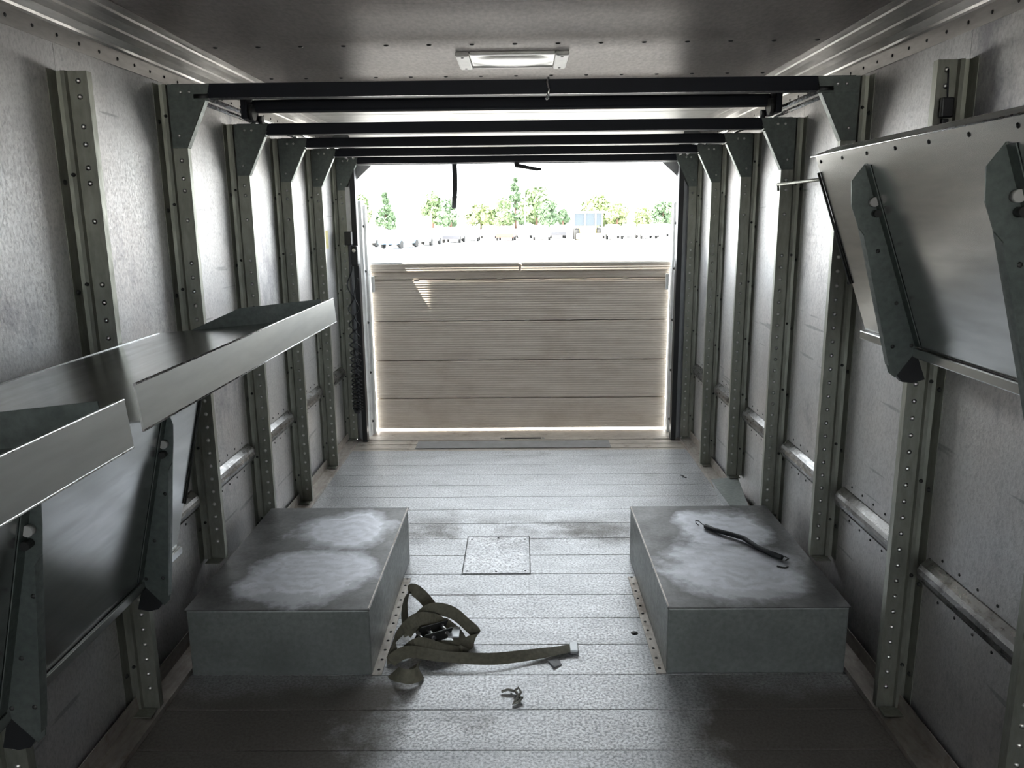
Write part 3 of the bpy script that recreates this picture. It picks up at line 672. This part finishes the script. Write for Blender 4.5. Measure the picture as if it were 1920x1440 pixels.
for s, y0, y1, z0, z1, lab in ((-1, 4.68, 4.84, 1.66, 1.80, 'torn dark label remains high on the left wall near the door'), (1, 4.68, 4.84, 1.63, 1.78, 'torn dark label remains high on the right wall near the door')):
    m = MB(); rn = random.Random(3); nn = 6
    for i in range(nn):
        for j in range(nn):
            if rn.random() < 0.62:
                ya = y0+(y1-y0)*i/nn; yb = ya+(y1-y0)/nn*rn.uniform(0.5, 1.0); za = z0+(z1-z0)*j/nn; zb_ = za+(z1-z0)/nn*rn.uniform(0.4, 1.0)
                xs = sorted((wall_x(s, 0.0004), wall_x(s, 0.0012))); m.box(xs[0], xs[1], ya, yb, za, zb_)
    o = m.build('label_remains', 'residue'); tag(o, lab, 'label', 'torn label remains')
# ================================================================== LIFTGATE OUTSIDE
lgt = tag(root('liftgate', (-0.01, 5.5, 0)), 'raised brownish liftgate platform with ribbed planks behind the van', 'liftgate')
zs = [0.012, 0.237, 0.512, 0.792, 1.082, 1.135]
gx0, gx1 = -1.045, 1.02
for a, b in zip(zs[:-1], zs[1:]):
    MB().box(gx0, gx1, 5.46, 5.50, a+0.0028, b-0.0028).build('platform_plank', 'gate_plank', lgt, 0.003)
for a, b in ((gx0-0.005, -0.014), (-0.004, gx1+0.012)):
    fp = MB().box(a, b, 5.452, 5.49, 1.1345, 1.186).build('end_flap', 'gate_plank', lgt, 0.004)
    MB().box(a, b, 5.448, 5.486, 1.188, 1.202).build('flap_edge', 'white_paint', fp, 0.003)
for x in (gx0+0.005, gx1-0.028): MB().box(x, x+0.022, 5.43, 5.459, 1.0, 1.11).build('flap_catch', 'white_paint', lgt, 0.004)
wm = MB()
for z, x0 in ((1.085, -0.75), (0.795, -0.85), (0.515, -0.6), (0.24, -0.7)):
    x = x0
    while x < 0.95: wm.box(x, x+0.034, 5.4588, 5.4602, z-0.0018, z+0.0018); x += 0.29
wm.build('weld_marks', 'threshold_metal', lgt, 0, 'stuff')
MB().box(gx0, gx1, 5.5005, 5.508, 0.012, 1.185).build('gap_light_stop', 'dark_bolt', lgt)  # added sheet, keeps outside light from showing through the plank gaps
MB().box(gx0, gx1, 5.5085, 5.54, 0.0, 0.06).build('hinge_beam', 'dark_bolt', lgt, 0.005)
for s in (-1, 1):
    xa = -1.105 if s < 0 else 1.0
    up = tag(root('gate_upright', (xa+0.03, 5.4, GROUND)), 'white steel liftgate upright just outside the %s door jamb' % SIDE[s], 'upright', 'liftgate uprights')
    x0, x1 = (-1.125, -1.062) if s < 0 else (1.035, 1.10)
    MB().box(x0, x1, 5.33, 5.44, -0.6, 1.62).build('mast', 'white_paint', up, 0.008)
    x0, x1 = (-1.085, -1.045) if s < 0 else (1.02, 1.06)
    MB().box(x0, x1, 5.38, 5.44, -0.6, 1.59).build('guide_rail', 'white_paint', up, 0.004)
    b = MB()
    for z in (0.1, 0.45, 0.8, 1.15, 1.45): b.dome(((-1.062 if s < 0 else 1.035), 5.36, z), (-s, 0, 0), 0.010, 0.012, 8)
    b.build('bolts', 'dark_bolt', up, 0, 'stuff')
    MB().box(-1.12 if s < 0 else 1.03, -1.06 if s < 0 else 1.09, 5.34, 5.43, GROUND, -0.602).build('foot', 'white_paint', up)

# ================================================================== OUTDOORS
gr = MB().add([(-400, -400, GROUND), (400, -400, GROUND), (400, 600, GROUND), (-400, 600, GROUND)], [(0, 1, 2, 3)])
struct(gr.build('ground', 'asphalt'), 'sunlit pale parking lot ground')
def img_x(px, Y): return (px-977)/F*Y*1.02
def car(px, Y, rot, paint, label):
    c = root('parked_car', (0, 0, 0))
    tag(c, label, 'car', 'cars parked across the lot')
    prof = [(-2.2, 0.35), (-2.2, 0.75), (-2.05, 0.9), (-0.95, 1.0), (2.0, 1.0), (2.2, 0.85), (2.2, 0.35)]
    m = MB(); m.hexa([(x, -0.88, z) for x, z in prof], [(x, 0.88, z) for x, z in prof]); m.build('body', 'car_'+paint, c, 0.08)
    m = MB(); a = [(-0.95, 1.0), (-0.3, 1.42), (1.1, 1.45), (1.8, 1.0)]
    m.hexa([(x, -0.8+0.12*(z > 1.1), z) for x, z in a], [(x, 0.8-0.12*(z > 1.1), z) for x, z in a]); m.build('windows', 'car_glass', c)
    m = MB(); a = [(-0.32, 1.40), (-0.25, 1.47), (1.05, 1.50), (1.15, 1.43)]
    m.hexa([(x, -0.7, z) for x, z in a], [(x, 0.7, z) for x, z in a]); m.build('roof', 'car_'+paint, c)
    for x in (-1.4, 1.4):
        for y in (-0.8, 0.8): MB().tube([(x, y-0.1, 0.32), (x, y+0.1, 0.32)], 0.32, 14).build('wheel', 'tyre', c)
    c.location = (img_x(px, Y), Y, GROUND); c.rotation_euler = (0, 0, rot)
cars = [(712, 70, 1.3, 'white'), (757, 66, 1.25, 'blue'), (806, 72, 1.4, 'grey'), (855, 79, 1.5, 'dark'), (886, 84, 1.57, 'silver'), (918, 85, 1.6, 'white'), (950, 84, 1.5, 'red'), (982, 86, 1.6, 'silver'), (1014, 85, 1.55, 'white'), (1042, 83, 1.6, 'dark'), (1142, 86, 1.6, 'white'), (1172, 85, 1.5, 'grey'), (1202, 86, 1.62, 'silver'), (1232, 85, 1.57, 'white')]
nth = ['first', 'second', 'third', 'fourth', 'fifth', 'sixth', 'seventh', 'eighth', 'ninth', 'tenth', 'eleventh', 'twelfth', 'thirteenth', 'fourteenth']
for i, (px, Y, rt, pt) in enumerate(cars): car(px, Y+(8 if i % 2 and Y > 80 else 0), rt, pt, '%s car in the far row beyond the gate, %s from the left' % (pt, nth[i]))
# wheel loader with a cab
X = img_x(1096, 84); t = tag(root('wheel_loader', (X, 84, GROUND)), 'pale loader tractor with a glazed cab among the parked cars', 'tractor')
MB().box(X-0.9, X+0.9, 83, 86.5, 0.6+GROUND, 1.5+GROUND).build('chassis', 'loader_yellow', t, 0.1)
MB().box(X-1.75, X+1.75, 82.6, 84.6, 2.72+GROUND, 2.92+GROUND).build('cab_roof', 'car_white', t, 0.05)
for x in (-1.5, -0.35, 0.75, 1.45): MB().box(X+x-0.06, X+x+0.06, 82.75, 82.9, 1.4+GROUND, 2.72+GROUND).build('cab_pillar', 'car_white', t)
MB().box(X-1.4, X+1.4, 82.92, 84.4, 1.45+GROUND, 2.7+GROUND).build('cab_glass', 'car_glass', t)
for x in (-1.15, 1.15):
    for y in (83.2, 86.0): MB().tube([(X+x-0.22, y, GROUND+0.6), (X+x+0.22, y, GROUND+0.6)], 0.6, 16).build('wheel', 'tyre', t)
MB().box(X-1.3, X+1.3, 81.2, 81.9, 0.1+GROUND, 0.7+GROUND).build('bucket', 'loader_yellow', t, 0.1)
# light poles
for px, Y, top, label in ((795, 75, 9.5, 'tall grey lamp pole rising above the trees on the left'), (984, 150, 9.0, 'pale lamp pole in front of the tallest trees'), (863, 140, 6.0, 'short lamp pole in front of the left tree clump')):
    X = img_x(px, Y); p = tag(root('lamp_pole', (X, Y, GROUND)), label, 'lamp pole', 'lamp poles in the lot')
    MB().tube([(X, Y, GROUND), (X, Y, GROUND+top)], [0.13, 0.08], 8).build('pole', 'pole_grey', p)
    MB().box(X-0.5, X+0.5, Y-0.15, Y+0.15, GROUND+top, GROUND+top+0.15).build('lamp_head', 'pole_grey', p, 0.03)
    MB().box(X-0.3, X+0.3, Y-0.3, Y+0.3, GROUND, GROUND+0.6).build('footing', 'asphalt', p, 0.05)
# trees beyond the lot
def tree(px, Y, hpx, wpx, kind, label, conifer=False):
    X = img_x(px, Y); hgt = (409-hpx)/F*Y+2.4; wd = wpx/F*Y/2
    r = tag(root('tree', (X, Y, GROUND)), label, 'tree', 'trees beyond the lot')
    MB().tube([(X, Y, GROUND), (X, Y, GROUND+hgt*0.55)], [0.3, 0.12], 7).build('trunk', 'bark', r)
    m = MB(); rnd = random.Random(px)
    blobs = []
    for i in range(16):
        t_ = rnd.random()
        if conifer: zz = GROUND+hgt*(0.12+0.85*t_); rr = wd*(1-t_)*0.9+0.15; br = wd*(0.42*(1-t_)+0.12)
        else: zz = GROUND+hgt*(0.25+0.6*t_); rr = wd*math.sin(math.pi*min(0.95, 0.25+0.7*t_))*0.75; br = wd*rnd.uniform(0.3, 0.5)
        a = rnd.uniform(0, 6.283); blobs.append((Vector((X+rr*math.cos(a)*0.8, Y+rr*math.sin(a)*0.8, zz)), br))
    for c, br in blobs:
        for q in range(230):
            dv = Vector((rnd.gauss(0, 1), rnd.gauss(0, 1), rnd.gauss(0, 1))).normalized()
            p = c+dv*br*rnd.uniform(0.45, 1.05)
            if p.z < GROUND+0.3: continue
            e = Vector((rnd.gauss(0, 1), rnd.gauss(0, 1), rnd.gauss(0, 1))).normalized()*rnd.uniform(0.3, 0.6); f = dv.cross(e).normalized()*rnd.uniform(0.22, 0.45)
            m.add([p-e, p-f, p+e, p+f], [(0, 1, 2, 3)])
    m.build('crown', 'leaf_%d' % kind, r)
T = [(683, 150, 356, 50, 0, 'leafy tree at the far left edge of the opening', False),
     (733, 160, 362, 34, 1, 'narrow dark conical tree, second from the left', True),
     (818, 155, 362, 50, 0, 'leafy tree between the tall lamp pole and the hanging strap', False),
     (850, 150, 372, 52, 1, 'dark bushy tree right behind the hanging strap', False),
     (905, 165, 388, 56, 2, 'low pale green tree left of the tallest clump', False),
     (945, 160, 374, 44, 0, 'mid-height tree at the left of the tallest clump', False),
     (967, 170, 340, 36, 1, 'slim conifer with a high pointed top, left of the pale pole', True),
     (1005, 160, 350, 62, 0, 'broad tallest tree in the middle of the view', False),
     (1025, 155, 372, 40, 1, 'rounded tree joined to the right of the tallest tree', False),
     (1052, 165, 396, 26, 1, 'small dark shrub-like tree left of the loader', False),
     (1112, 170, 372, 64, 2, 'yellow-green tree behind the loader cab', False),
     (1150, 165, 382, 42, 2, 'small yellow-green tree right of the loader', False),
     (1196, 170, 398, 40, 2, 'low bright bush between loader and right jamb', False),
     (1232, 150, 376, 48, 1, 'dark green tree at the right edge of the opening', False)]
for a in T: tree(*a)
